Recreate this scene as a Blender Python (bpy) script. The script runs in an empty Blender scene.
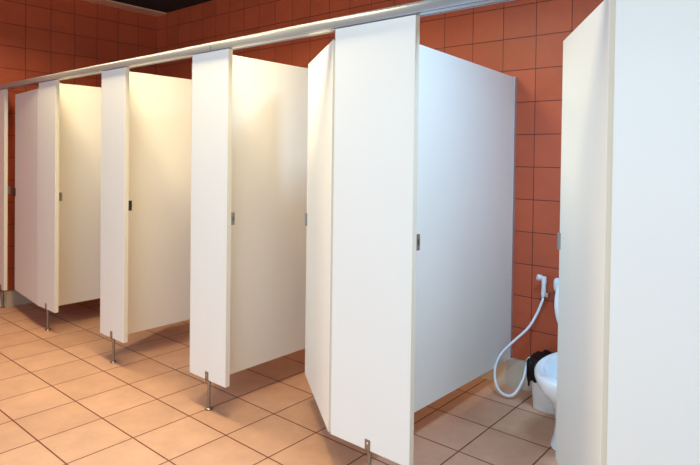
import bpy, bmesh, math
from mathutils import Vector, Matrix
import numpy as np

# ------------------------------------------------------------------ measures
D = 1.5798          # back wall
T = 0.029           # panel thickness
ZB, ZT = 0.1717, 2.0
PIL = {5: (-4.655, -4.5014), 4: (-3.735, -3.4038), 3: (-2.6491, -2.3174),
       2: (-1.5496, -1.2144), 1: (-0.4371, 0.0), 0: (0.7605, 1.2)}
XL, XR, YF, ZC = -4.66, 2.6, -3.4, 3.0
C = bpy.context.scene.collection
rad = math.radians

# ------------------------------------------------------------------ materials
def lin(r, g, b):
    f = lambda c: (c/255/12.92) if c/255 <= .04045 else ((c/255+.055)/1.055)**2.4
    return (f(r), f(g), f(b), 1)

def mat(name, col, rough=.5, metal=0., spec=.5, noise=0., nscale=8., bump=0., bscale=60., coat=0.):
    m = bpy.data.materials.new(name); m.use_nodes = True
    nt = m.node_tree; b = nt.nodes['Principled BSDF']
    b.inputs['Base Color'].default_value = col
    b.inputs['Roughness'].default_value = rough
    b.inputs['Metallic'].default_value = metal
    b.inputs['Specular IOR Level'].default_value = spec
    b.inputs['Coat Weight'].default_value = coat
    tc = nt.nodes.new('ShaderNodeTexCoord')
    if noise:
        n = nt.nodes.new('ShaderNodeTexNoise'); n.inputs['Scale'].default_value = nscale
        n.inputs['Detail'].default_value = 5
        nt.links.new(tc.outputs['Object'], n.inputs['Vector'])
        mx = nt.nodes.new('ShaderNodeMix'); mx.data_type = 'RGBA'
        mx.inputs[6].default_value = tuple(c*(1-noise) for c in col[:3])+(1,)
        mx.inputs[7].default_value = tuple(min(1, c*(1+noise)) for c in col[:3])+(1,)
        nt.links.new(n.outputs['Fac'], mx.inputs[0])
        nt.links.new(mx.outputs[2], b.inputs['Base Color'])
    if bump:
        n2 = nt.nodes.new('ShaderNodeTexNoise'); n2.inputs['Scale'].default_value = bscale
        nt.links.new(tc.outputs['Object'], n2.inputs['Vector'])
        bp = nt.nodes.new('ShaderNodeBump'); bp.inputs['Strength'].default_value = bump
        bp.inputs['Distance'].default_value = .002
        nt.links.new(n2.outputs['Fac'], bp.inputs['Height']); nt.links.new(bp.outputs[0], b.inputs['Normal'])
    return m

def tile_mat(name, axes, org, size, joint, c1, c2, cj, rough, blotch, bl_scale, jw=.006, spec=.5):
    """square ceramic tiles: world coordinates -> brick pattern without offset"""
    m = bpy.data.materials.new(name); m.use_nodes = True
    nt = m.node_tree; N = nt.nodes; L = nt.links; b = N['Principled BSDF']
    geo = N.new('ShaderNodeNewGeometry'); sep = N.new('ShaderNodeSeparateXYZ')
    L.new(geo.outputs['Position'], sep.inputs[0])
    comb = N.new('ShaderNodeCombineXYZ')
    for k in (0, 1):
        s = N.new('ShaderNodeMath'); s.operation = 'SUBTRACT'
        L.new(sep.outputs[axes[k]], s.inputs[0]); s.inputs[1].default_value = org[k]-50*size[k]
        L.new(s.outputs[0], comb.inputs[k])
    br = N.new('ShaderNodeTexBrick'); br.offset = 0; br.squash = 1
    br.inputs['Scale'].default_value = 1
    br.inputs['Brick Width'].default_value = size[0]; br.inputs['Row Height'].default_value = size[1]
    br.inputs['Mortar Size'].default_value = jw/2; br.inputs['Mortar Smooth'].default_value = .35
    br.inputs['Color1'].default_value = c1; br.inputs['Color2'].default_value = c2
    br.inputs['Mortar'].default_value = cj; br.inputs['Bias'].default_value = 0
    L.new(comb.outputs[0], br.inputs['Vector'])
    n = N.new('ShaderNodeTexNoise'); n.inputs['Scale'].default_value = bl_scale; n.inputs['Detail'].default_value = 8
    n.inputs['Roughness'].default_value = .65
    L.new(geo.outputs['Position'], n.inputs['Vector'])
    rmp = N.new('ShaderNodeMapRange'); rmp.inputs[1].default_value = .3; rmp.inputs[2].default_value = .7
    rmp.inputs[3].default_value = 1-blotch; rmp.inputs[4].default_value = 1+blotch
    L.new(n.outputs['Fac'], rmp.inputs[0])
    vm = N.new('ShaderNodeVectorMath'); vm.operation = 'SCALE'
    L.new(br.outputs['Color'], vm.inputs[0]); L.new(rmp.outputs[0], vm.inputs['Scale'])
    L.new(vm.outputs[0], b.inputs['Base Color'])
    b.inputs['Roughness'].default_value = rough
    b.inputs['Specular IOR Level'].default_value = spec
    # grooves + slight surface unevenness
    inv = N.new('ShaderNodeMath'); inv.operation = 'MULTIPLY'; inv.inputs[1].default_value = -1
    L.new(br.outputs['Fac'], inv.inputs[0])
    n2 = N.new('ShaderNodeTexNoise'); n2.inputs['Scale'].default_value = 35; n2.inputs['Detail'].default_value = 4
    L.new(geo.outputs['Position'], n2.inputs['Vector'])
    ad = N.new('ShaderNodeMath'); ad.operation = 'MULTIPLY_ADD'; ad.inputs[1].default_value = .25
    L.new(n2.outputs['Fac'], ad.inputs[0]); L.new(inv.outputs[0], ad.inputs[2])
    bp = N.new('ShaderNodeBump'); bp.inputs['Strength'].default_value = .5; bp.inputs['Distance'].default_value = .003
    L.new(ad.outputs[0], bp.inputs['Height']); L.new(bp.outputs[0], b.inputs['Normal'])
    return m

WT_, HT_ = .2252, .2081
wj = lin(92, 40, 28)
M = {}
M['wall_tile'] = tile_mat('wall_tile', (0, 2), (-.8483, 2.4185), (WT_, HT_), 0, lin(190, 86, 52), lin(180, 80, 48), wj, .42, .07, 6)
M['wall_tile_side'] = tile_mat('wall_tile_side', (1, 2), (D, 2.4185), (WT_, HT_), 0, lin(190, 86, 52), lin(180, 80, 48), wj, .42, .07, 6)
M['floor_tile'] = tile_mat('floor_tile', (0, 1), (-.0855, -.1029), (.3272, .3211), 0, lin(210, 162, 132), lin(201, 153, 123), lin(112, 56, 38), .5, .11, 5, .009, .4)
M['plaster'] = mat('plaster', lin(205, 200, 192), .8)
M['ceiling'] = mat('ceiling_paint', lin(20, 12, 12), .9)
M['soffit'] = mat('soffit_paint', lin(226, 178, 148), .8, noise=.05)
M['kerb'] = mat('kerb_concrete', lin(182, 156, 132), .7, noise=.18, nscale=9, bump=.3)
M['panel'] = mat('laminate_panel', lin(236, 232, 223), .5, spec=.35, noise=.015, nscale=1.5)
M['edge'] = mat('edge_band', lin(226, 216, 196), .45)
M['alu'] = mat('brushed_aluminium', lin(205, 208, 212), .33, metal=.75)
M['rail'] = mat('rail_aluminium', lin(176, 177, 184), .32, metal=.7)
M['steel'] = mat('steel', lin(150, 145, 138), .3, metal=.9)
M['dark'] = mat('dark_plastic', lin(40, 36, 34), .5)
M['latch'] = mat('latch_metal', lin(140, 142, 146), .4, metal=.5)
M['chrome'] = mat('chrome', lin(210, 212, 215), .12, metal=1)
M['ceramic'] = mat('ceramic', lin(236, 240, 242), .12, coat=.5)
M['seat'] = mat('seat_plastic', lin(238, 241, 243), .25)
M['water'] = mat('toilet_water', lin(150, 170, 185), .05)
M['hose'] = mat('hose_plastic', lin(232, 234, 236), .35)
M['bin'] = mat('bin_plastic', lin(238, 236, 230), .4)
M['bag'] = mat('bag_plastic', lin(9, 9, 10), .45, spec=.3, bump=.6, bscale=40)
M['bronze'] = mat('valve_metal', lin(120, 120, 122), .35, metal=.9)

# ------------------------------------------------------------------ mesh helpers
def box(bm, x0, x1, y0, y1, z0, z1, bev=0., seg=2):
    v = [bm.verts.new((x, y, z)) for x in (x0, x1) for y in (y0, y1) for z in (z0, z1)]
    f = [bm.faces.new([v[i] for i in q]) for q in ((0, 1, 3, 2), (4, 6, 7, 5), (0, 4, 5, 1), (2, 3, 7, 6), (0, 2, 6, 4), (1, 5, 7, 3))]
    if bev:
        ed = list({e for q in f for e in q.edges})
        bmesh.ops.bevel(bm, geom=ed, offset=bev, segments=seg, affect='EDGES', profile=.6)

def ring(bm, c, u, v, ru, rv, n=24, power=2.0):
    out = []
    for k in range(n):
        a = 2*math.pi*k/n; ca, sa = math.cos(a), math.sin(a)
        x = math.copysign(abs(ca)**(2/power), ca); y = math.copysign(abs(sa)**(2/power), sa)
        out.append(bm.verts.new(c+u*ru*x+v*rv*y))
    return out

def loft(bm, rings, cap0=True, cap1=True):
    n = len(rings[0])
    for a, b in zip(rings, rings[1:]):
        for k in range(n): bm.faces.new((a[k], a[(k+1) % n], b[(k+1) % n], b[k]))
    if cap0: bm.faces.new(list(reversed(rings[0])))
    if cap1: bm.faces.new(rings[-1])

def cyl(bm, p0, p1, r0, r1=None, n=20, rings=None):
    """lathe along p0->p1; rings = [(t, r)]"""
    p0, p1 = Vector(p0), Vector(p1); d = (p1-p0); a = d.normalized()
    u = a.orthogonal().normalized(); v = a.cross(u)
    rs = rings or [(0, r0), (1, r0 if r1 is None else r1)]
    loft(bm, [ring(bm, p0+d*t, u, v, r, r, n) for t, r in rs])

def tube(bm, pts, r, n=12, sub=8):
    P = [Vector(p) for p in pts]; path = []
    for i in range(len(P)-1):
        a = P[max(i-1, 0)]; b = P[i]; c = P[i+1]; d = P[min(i+2, len(P)-1)]
        for k in range(sub):
            t = k/sub
            path.append(.5*((2*b)+(c-a)*t+(2*a-5*b+4*c-d)*t*t+(3*b-a-3*c+d)*t**3))
    path.append(P[-1]); rs = []; u = None
    for i, q in enumerate(path):
        t = (path[min(i+1, len(path)-1)]-path[max(i-1, 0)]).normalized()
        u = t.orthogonal().normalized() if u is None else (u-t*u.dot(t)).normalized()
        rs.append(ring(bm, q, u, t.cross(u), r, r, n))
    loft(bm, rs)

def prism(bm, prof, axis, a0, a1):
    """extrude a 2D profile; axis 'x': prof=(y,z); axis 'y': prof=(x,z)"""
    mk = (lambda a, p: (a, p[0], p[1])) if axis == 'x' else (lambda a, p: (p[0], a, p[1]))
    A = [bm.verts.new(mk(a0, p)) for p in prof]; B = [bm.verts.new(mk(a1, p)) for p in prof]
    loft(bm, [A, B])

def obj(name, bm, m, parent=None, smooth=None, loc=None):
    bmesh.ops.recalc_face_normals(bm, faces=bm.faces[:])
    me = bpy.data.meshes.new(name); bm.to_mesh(me); bm.free()
    me.materials.append(M[m]); o = bpy.data.objects.new(name, me); C.objects.link(o)
    if smooth is not None:
        for p in me.polygons: p.use_smooth = True
        try: me.set_sharp_from_angle(angle=rad(smooth))
        except Exception: pass
    if parent: o.parent = parent
    if loc: o.location = loc
    return o

def thing(name, label, cat, loc=(0, 0, 0), rz=0, group=None):
    o = bpy.data.objects.new(name, None); C.objects.link(o); o.empty_display_size = .1
    o.location = loc; o.rotation_euler = (0, 0, rz); o['label'] = label; o['category'] = cat
    if group: o['group'] = group
    return o

def B(): return bmesh.new()

def struct(name, bm, m):
    o = obj(name, bm, m); o['kind'] = 'structure'; return o

# ------------------------------------------------------------------ room shell
b = B(); box(b, XL-.2, XR+.2, YF-.2, D+.2, -.15, 0); o = struct('floor', b, 'floor_tile')
o['label'] = 'square terracotta floor tiles with dark red joints'
b = B(); box(b, XL-.2, XR+.2, D, D+.2, 0, ZC+.2); struct('wall_back', b, 'wall_tile')['label'] = 'orange red tiled wall behind the cubicles'
b = B(); box(b, XL-.2, XL, YF, D, 0, ZC+.2); struct('wall_left', b, 'wall_tile_side')['label'] = 'dark red tiled end wall at the far left'
b = B(); box(b, XR, XR+.2, YF, D, 0, ZC+.2); struct('wall_right', b, 'plaster')
b = B(); box(b, XL-.2, XR+.2, YF-.2, YF, 0, ZC+.2); struct('wall_front', b, 'plaster')
b = B(); box(b, XL, XR, YF, D, ZC, ZC+.2); struct('ceiling', b, 'ceiling')['label'] = 'black ceiling'
b = B(); box(b, XL, XL+.2, YF, D, ZC-.012, ZC); struct('trim_left', b, 'soffit')['label'] = 'pale brown strip along the top of the far left wall'
# sloped concrete kerb at the foot of the tiled walls
KP = [(0, 0), (-.125, 0), (-.118, .012), (-.03, .125), (-.02, .134), (0, .134)]
b = B(); prism(b, [(D+y, z) for y, z in KP], 'x', XL, XR); struct('baseboard_back', b, 'kerb')['label'] = 'sloped grey concrete kerb under the tiled back wall'
KL = [(0, 0), (.085, 0), (.08, .012), (.03, .122), (.02, .130), (0, .130)]
b = B(); prism(b, [(XL+x, z) for x, z in KL], 'y', YF, D-.126); struct('baseboard_left', b, 'kerb')

# ------------------------------------------------------------------ headrail
b = B()
prof = [(-.022, 2.001), (-.022, 2.026), (-.018, 2.036), (-.008, 2.045), (.006, 2.051), (.022, 2.051), (.036, 2.046),
        (.046, 2.036), (.051, 2.024), (.051, 2.001), (.046, 2.001), (.046, 2.018), (.040, 2.018), (.040, 2.006), (.033, 2.006), (.033, 2.001),
        (-.004, 2.001), (-.004, 2.006), (-.012, 2.006), (-.012, 2.001)]
prism(b, prof, 'x', XL+.001, XR-.001)
o = obj('headrail', b, 'rail', smooth=25)
o['label'] = 'long silver aluminium headrail running along the top of all the white cubicle fronts'; o['category'] = 'rail'
for x in (-1.345, -2.9, .35):
    b = B(); box(b, x-.0015, x+.0015, -.0225, -.0215, 2.001, 2.027); obj('joint_line', b, 'dark', o)

# ------------------------------------------------------------------ pilasters
PL = {5: 'narrow strip of white cubicle post panel against the tiled end wall, far left',
      4: 'white cubicle post panel directly beside the nearly shut far left door',
      3: 'white cubicle post panel whose latch keeper is dark, second left of the widest panel',
      2: 'white cubicle post panel next left of the widest one, its whole steel foot showing',
      1: 'widest white post panel, near the centre, its steel foot cut by the bottom edge',
      0: 'blank bluish white cubicle panel filling the right edge, right of the toilet cubicle'}
for k, (x0, x1) in PIL.items():
    cx = (x0+x1)/2
    t = thing('pilaster', PL[k], 'partition panel', (cx, 0, 0), 0, 'white front post panels of the toilet cubicles')
    h = (x1-x0)/2
    b = B(); box(b, -h+.0012, h-.0012, 0, T, ZB, ZT-.001, .0012, 1); obj('panel', b, 'panel', t)
    for s in (-1, 1):
        b = B(); xa, xb = sorted((s*h, s*(h-.0012))); box(b, xa, xb, .0008, T-.0008, ZB, ZT-.001); obj('edge_band', b, 'edge', t)
    # foot: folded clip round the panel, bolt, tube, flange
    b = B()
    box(b, -.015, .015, -.0025, 0, ZB-.004, ZB+.046, .0008, 1)
    box(b, -.015, .015, T, T+.0025, ZB-.004, ZB+.046, .0008, 1)
    box(b, -.015, .015, -.0025, T+.0025, ZB-.0065, ZB-.0005)
    ft = obj('foot', b, 'steel', t)
    b = B(); cyl(b, (.0, T/2, .006), (.0, T/2, ZB-.006), .0085); cyl(b, (0, T/2, ZB-.03), (0, T/2, ZB-.0062), .0115, n=6)
    obj('tube', b, 'steel', ft, 40)
    b = B(); cyl(b, (0, T/2, 0), (0, T/2, .012), 0, rings=[(0, .021), (.4, .021), (.8, .016), (1, .010)]); obj('flange', b, 'steel', ft, 40)
    b = B(); cyl(b, (0, -.0025, ZB+.03), (0, -.006, ZB+.03), 0, rings=[(0, .006), (.5, .006), (1, .003)]); obj('bolt', b, 'chrome', ft, 40)
    if k != 0:
        # latch keeper: slotted metal bracket at the back of the free edge
        b = B(); e = h
        zc = 1.083; hh = .033
        ya, yb = T+.001, T+.023
        box(b, e-.020, e+.001, ya, yb, zc+.012, zc+hh, .001, 1)
        box(b, e-.020, e+.001, ya, yb, zc-hh, zc-.012, .001, 1)
        box(b, e-.020, e+.001, yb-.006, yb, zc-.014, zc+.014)
        box(b, e-.020, e-.004, ya, yb, zc-.012, zc+.012)
        kp = obj('latch_keeper', b, 'dark' if k == 3 else 'steel', t)
        if k == 3: kp['label'] = 'dark latch keeper with a pale slot'

# ------------------------------------------------------------------ dividers between cubicles
DIV = {4: (-3.6106, -3.6106, 0, 'smallest, farthest cream dividing wall, right of the nearly shut far left door'),
       3: (-2.4869, -2.4869, 0, 'cream dividing wall seen just right of the dark latch keeper'),
       2: (-1.3594, -1.3594, 0, 'cream dividing wall directly left of the inward-opened door beside the widest post panel'),
       1: (-.2922, -.3122, -.044, 'blue grey shaded dividing wall of the cubicle with the toilet')}
for k, (xa, xb, dz, lab) in DIV.items():
    t = thing('divider', lab, 'partition panel', (xa, T, 0), 0, 'side walls between the toilet cubicles')
    L = D-T-.012; s = (xb-xa); hx = .0115
    b = B(); vs = []
    for (x, y, z) in ((0, .001, 0), (s, L, dz)):
        vs.append([b.verts.new((x-hx, y, ZB+z)), b.verts.new((x+hx, y, ZB+z)), b.verts.new((x+hx, y, ZT-.002+z)), b.verts.new((x-hx, y, ZT-.002+z))])
    loft(b, vs); bmesh.ops.bevel(b, geom=b.edges[:], offset=.0015, segments=2, affect='EDGES')
    obj('panel', b, 'panel', t)
    b = B(); z0 = .16 + dz*.3; zt = ZT+dz+.004
    for sx in (-1, 1):
        xx = s+sx*(hx+.0022)
        box(b, xx-.002, xx+.002, L-.016, L+.011, z0, zt)
    box(b, s-hx-.004, s+hx+.004, L+.002, L+.0115, z0, zt)
    obj('wall_channel', b, 'alu', t)
    # front angle brackets
    for z in (.42, 1.05, 1.75):
        b = B(); box(b, hx, hx+.003, .0015, .04, z-.02, z+.02, .0006, 1); box(b, hx, hx+.035, .0012, .0035, z-.02, z+.02, .0006, 1)
        # stays on the hidden stall side of the divider
        for v in b.verts: v.co.x = -v.co.x
        obj('bracket', b, 'steel', t)

# ------------------------------------------------------------------ doors (hinged on each panel's left edge, open inwards)
DOORS = {3: (PIL[3][0], 66.0, .715, 'white cubicle door opened fully inwards, hidden behind the middle post panel'),
         2: (PIL[2][0], 62.0, .715, 'white cubicle door opened inwards, hidden behind the post panel left of the widest one'),
         4: (PIL[4][0], 6.0, .735, 'nearly shut white cubicle door at the far left with a dark latch'),
         1: (PIL[1][0], 35.6, .715, 'half-open narrow-looking white cubicle door beside the widest post panel'),
         0: (PIL[0][0], 58.4, .73, 'grey white cubicle door standing open in front of the toilet')}
for k, (hx0, ang, W, lab) in DOORS.items():
    a = rad(ang)
    # local +x = along the leaf from hinge to free end, local -y... outer face
    t = thing('stall_door', lab, 'door', (hx0-.0085, T/2, 0), math.pi-a, 'white toilet cubicle doors')
    ht = .0125; ZD = 1.955; ZB_ = .085 if k == 0 else ZB
    b = B(); box(b, .0045, W-.0012, -ht, ht, ZB_, ZD, .0012, 1); obj('panel', b, 'panel', t)
    b = B(); box(b, .003, .0045, -ht+.0008, ht-.0008, ZB_, ZD); obj('edge_band', b, 'edge', t)
    b = B(); box(b, W-.0012, W, -ht+.0008, ht-.0008, ZB_, ZD); obj('edge_band', b, 'edge', t)
    for z0, z1 in ((ZB_-.008, ZB_), (ZD, ZD+.008)):
        b = B(); box(b, -.001, .03, -.008, .008, z0, z1, .001, 1); cyl(b, (.0035, 0, z0-.006), (.0035, 0, z1+.006), .005, n=12)
        obj('hinge', b, 'steel', t, 40)
    # sliding latch wrapped round the free edge (outer face is local +y)
    zc = 1.066
    b = B(); box(b, W-.001, W+.0018, -ht-.012, ht+.002, zc-.035, zc+.035, .0008, 1)
    box(b, W-.026, W+.001, ht-.001, ht+.010, zc-.036, zc+.036, .0012, 1)
    la = obj('latch', b, 'dark' if k == 4 else 'latch', t)
    if k == 4: la['label'] = 'dark latch'
    b = B(); box(b, W-.0, W+.008, -ht-.010, -ht+.010, zc-.012, zc+.012, .001, 1); obj('bolt', b, 'chrome', la)

# ------------------------------------------------------------------ toilet
TX = .325
t = thing('toilet', 'white ceramic toilet with raised seat and lid, partly hidden behind the open grey white door', 'toilet', (TX, .70, 0))
U, V = Vector((1, 0, 0)), Vector((0, 1, 0))
def R(bm, y, z, rx, ry, p=2.0): return ring(bm, Vector((0, y, z)), U, V, rx*.92, ry, 40, p)
b = B()
prof = [(.355, 0, .128, .205, 2.8), (.355, .012, .126, .203, 2.8), (.355, .05, .116, .19, 2.6), (.355, .12, .112, .185, 2.4), (.345, .20, .120, .205, 2.3),
        (.31, .27, .138, .245, 2.2), (.275, .325, .172, .268, 2.1), (.265, .355, .182, .272, 2.1), (.262, .372, .188, .275, 2.1), (.262, .395, .188, .275, 2.1),
        (.262, .402, .182, .269, 2.1), (.262, .402, .150, .225, 2.1), (.262, .39, .143, .215, 2.1), (.27, .35, .135, .195, 2.0), (.29, .29, .105, .14, 2.0), (.31, .25, .06, .08, 2.0)]
rs = [R(b, y, z, rx, ry, p) for y, z, rx, ry, p in prof]
loft(b, rs); 
box(b, -.16, .16, .47, .62, .25, .40, .03, 3)
box(b, -.10, .10, .45, .70, .0, .26, .03, 3)
obj('bowl', b, 'ceramic', t, 50)
b = B(); rw = R(b, .285, .305, .112, .155); b.faces.new(rw); rw2 = R(b, .285, .300, .110, .15); b.faces.new(rw2)
for i in range(40): b.faces.new((rw[i], rw[(i+1) % 40], rw2[(i+1) % 40], rw2[i]))
obj('water', b, 'water', t)
# tank
b = B(); box(b, -.19, .19, .685, .86, .40, .74, .025, 3); tk = obj('tank', b, 'ceramic', t, 50)
b = B(); box(b, -.2, .2, .675, .865, .741, .775, .012, 3); obj('tank_lid', b, 'ceramic', tk, 50)
b = B(); cyl(b, (0, .77, .775), (0, .77, .785), .022); obj('flush_button', b, 'chrome', tk, 40)
# raised seat and lid: discs in a plane leaning back
def leaned(y0, tilt):
    up = Vector((0, math.sin(tilt), math.cos(tilt))); nn = Vector((0, math.cos(tilt), -math.sin(tilt)))
    return up, nn, Vector((0, y0, .425))
up, nn, o0 = leaned(.445, rad(13))
b = B(); c = o0+up*.225
def seatring(off, k): return ring(b, c+nn*off+up*(0), U, up, .182*k, .225*k+0, 40, 2.1)
A1 = seatring(-.008, 1); A2 = seatring(.008, 1)
A0 = ring(b, c-nn*.011, U, up, .165, .198, 40, 2.1); I1 = ring(b, c-nn*.008, U, up, .118, .155, 40); I2 = ring(b, c+nn*.008, U, up, .118, .155, 40)
for i in range(40):
    j = (i+1) % 40
    for p, q in ((A1, A2), (A2, I2), (I2, I1), (I1, A0), (A0, A1)): b.faces.new((p[i], p[j], q[j], q[i]))
obj('seat', b, 'seat', t, 50)
up, nn, o0 = leaned(.475, rad(11)); b = B(); c = o0+up*.232
loft(b, [ring(b, c+nn*o, U, up, rx, rz, 40, 2.1) for o, rx, rz in ((-.006, .203, .230), (.0, .210, .236), (.008, .208, .234), (.016, .17, .2))])
obj('lid', b, 'seat', t, 50)
for s in (-1, 1):
    b = B(); cyl(b, (s*.075-.02, .46, .413), (s*.075+.02, .46, .413), .012); obj('hinge', b, 'seat', t, 40)

# ------------------------------------------------------------------ bin with black bag
t = thing('waste_bin', 'small white plastic bin lined with a black bag, tucked beside the toilet', 'bin', (.058, 1.32, 0))
b = B(); rr = [ring(b, Vector((0, 0, z)), U, V, rx*.86, ry*.9, 40, 5) for z, rx, ry in
     ((0, .078, .098), (.006, .084, .104), (.24, .104, .122), (.25, .108, .126), (.262, .108, .126), (.262, .100, .118), (.02, .078, .098))]
loft(b, rr); obj('body', b, 'bin', t, 45)
b = B(); rr = []
NB = 72
for j, (z, rx, ry, amp) in enumerate(((.150, .117, .131, .004), (.19, .121, .136, .006), (.235, .122, .138, .006), (.266, .121, .138, .006), (.282, .114, .130, .005), (.281, .095, .11, .006), (.268, .06, .07, .006), (.262, .02, .025, .001))):
    q = ring(b, Vector((0, 0, z)), U, V, rx*.88, ry*.9, NB, 4)
    for i, v in enumerate(q):
        w = amp*(math.sin(i*1.7+j*.6)+.6*math.sin(i*.83+j)); d = Vector((v.co.x, v.co.y, 0)).normalized()
        v.co += d*max(w, -.002)
        if j == 0: v.co.z += .022*math.sin(i*.37+1)+.01*math.sin(i*1.3)
        if j in (3, 4): v.co.z += .006*math.sin(i*.6)
    rr.append(q)
loft(b, rr, False, True); obj('bin_bag', b, 'bag', t, 60)

# ------------------------------------------------------------------ bidet sprayer, hose
t = thing('bidet_sprayer', 'white bidet sprayer on the tiled wall with a long white hose looping down', 'sprayer', (-.08, D, 0))
W0 = Vector((-.08, D, 0))
def w(p): return tuple(Vector(p)-W0)
b = B()
cyl(b, w((-.064, D, .592)), w((-.064, D-.022, .592)), .018); box(b, -.004, .036, -.055, -.02, .578, .606, .003, 2)
obj('holder', b, 'chrome', t, 40)
b = B(); cyl(b, w((-.078, 1.535, .575)), w((-.074, 1.535, .70)), 0, rings=[(0, .011), (.12, .015), (.6, .013), (.8, .016), (1, .014)], n=20)
cyl(b, w((-.070, 1.545, .69)), w((-.108, 1.51, .698)), 0, rings=[(0, .012), (.4, .013), (.55, .018), (.95, .019), (1, .016)])
obj('spray_head', b, 'hose', t, 40)
b = B(); box(b, .006, .014, -.050, -.038, .60, .69, .003, 2); obj('trigger', b, 'chrome', t)
b = B(); cyl(b, w((-.0795, 1.535, .555)), w((-.0798, 1.535, .578)), .0125, n=8); obj('hose_nut', b, 'chrome', t, 30)
pts = [(-.0796, 1.535, .562), (-.1019, 1.505, .4777), (-.1411, 1.465, .3856), (-.2132, 1.42, .2989), (-.2700, 1.37, .2228), (-.2870, 1.325, .1512),
       (-.272, 1.29, .0838), (-.2286, 1.262, .034), (-.1701, 1.256, .021), (-.1330, 1.28, .043), (-.1147, 1.34, .1049), (-.1200, 1.395, .165), (-.1260, 1.44, .203), (-.10, 1.475, .200), (-.02, 1.50, .18), (.11, 1.53, .18), (.155, 1.55, .19), (.165, D, .19)]
b = B(); tube(b, [w(p) for p in pts], .0080); obj('hose', b, 'hose', t, 60)
# angle valve beside the tank
t = thing('angle_valve', 'small water valve with a white cap on the tiled wall right of the sprayer', 'valve', (.008, D, 0))
b = B(); cyl(b, (0, 0, .60), (0, -.012, .60), .022); cyl(b, (0, -.01, .60), (0, -.06, .60), .011); cyl(b, (0, -.045, .575), (0, -.045, .63), .013, n=8)
obj('body', b, 'bronze', t, 40)
b = B(); cyl(b, (0, -.045, .628), (0, -.045, .705), 0, rings=[(0, .016), (.15, .021), (.75, .021), (.92, .016), (1, .008)]); obj('cap', b, 'hose', t, 50)

# ------------------------------------------------------------------ light: ceiling lamps and the daylight window behind the viewer
def area(name, loc, size, power, col, rot=(0, 0, 0), sy=None, spread=180):
    l = bpy.data.lights.new(name, 'AREA'); l.energy = power; l.color = col; l.size = size
    if sy: l.shape = 'RECTANGLE'; l.size_y = sy
    l.spread = rad(spread)
    o = bpy.data.objects.new(name, l); C.objects.link(o); o.location = loc; o.rotation_euler = rot; return o
WARM = (1, .84, .50); COOL = (.42, .70, 1)
area('warm_ceiling_lamp', (-.97, -.15, 2.75), .45, 33, WARM, spread=162)
area('warm_ceiling_lamp', (-2.10, -.16, 2.75), .45, 25, WARM, spread=162)
area('warm_ceiling_lamp', (-3.23, -.18, 2.75), .45, 25, WARM, spread=162)
area('cool_ceiling_lamp', (.82, .14, 2.75), .5, 58, COOL, spread=160)
area('window_daylight', (.3, YF+.05, 1.7), 5.0, 150, (.58, .79, 1), (rad(90), 0, 0), 1.8)

w_ = bpy.data.worlds.new('world'); bpy.context.scene.world = w_; w_.use_nodes = True
w_.node_tree.nodes['Background'].inputs[0].default_value = (.8, .9, 1, 1)
w_.node_tree.nodes['Background'].inputs[1].default_value = .0

# ------------------------------------------------------------------ camera
yaw, pitch, roll = .6895, -.0154, .0132
f = Vector((-math.sin(yaw)*math.cos(pitch), math.cos(yaw)*math.cos(pitch), math.sin(pitch)))
r = Vector((math.cos(yaw), math.sin(yaw), 0)); u = r.cross(f)
r2 = r*math.cos(roll)+u*math.sin(roll); u2 = -r*math.sin(roll)+u*math.cos(roll)
cam = bpy.data.cameras.new('camera'); co = bpy.data.objects.new('camera', cam); C.objects.link(co)
mw = Matrix((r2, u2, -f)).transposed().to_4x4(); mw.translation = Vector((1.303, -1.8715, 1.4269)); co.matrix_world = mw
cam.sensor_width = 36; cam.sensor_fit = 'HORIZONTAL'; cam.lens = 567.47*36/700
cam.shift_x = (350-367.37)/700; cam.shift_y = (165.97-232.5)/700
cam.clip_start = .02
sc = bpy.context.scene; sc.camera = co
sc.view_settings.view_transform = 'Standard'; sc.view_settings.look = 'None'; sc.view_settings.gamma = 1
sc.view_settings.exposure = -0.05
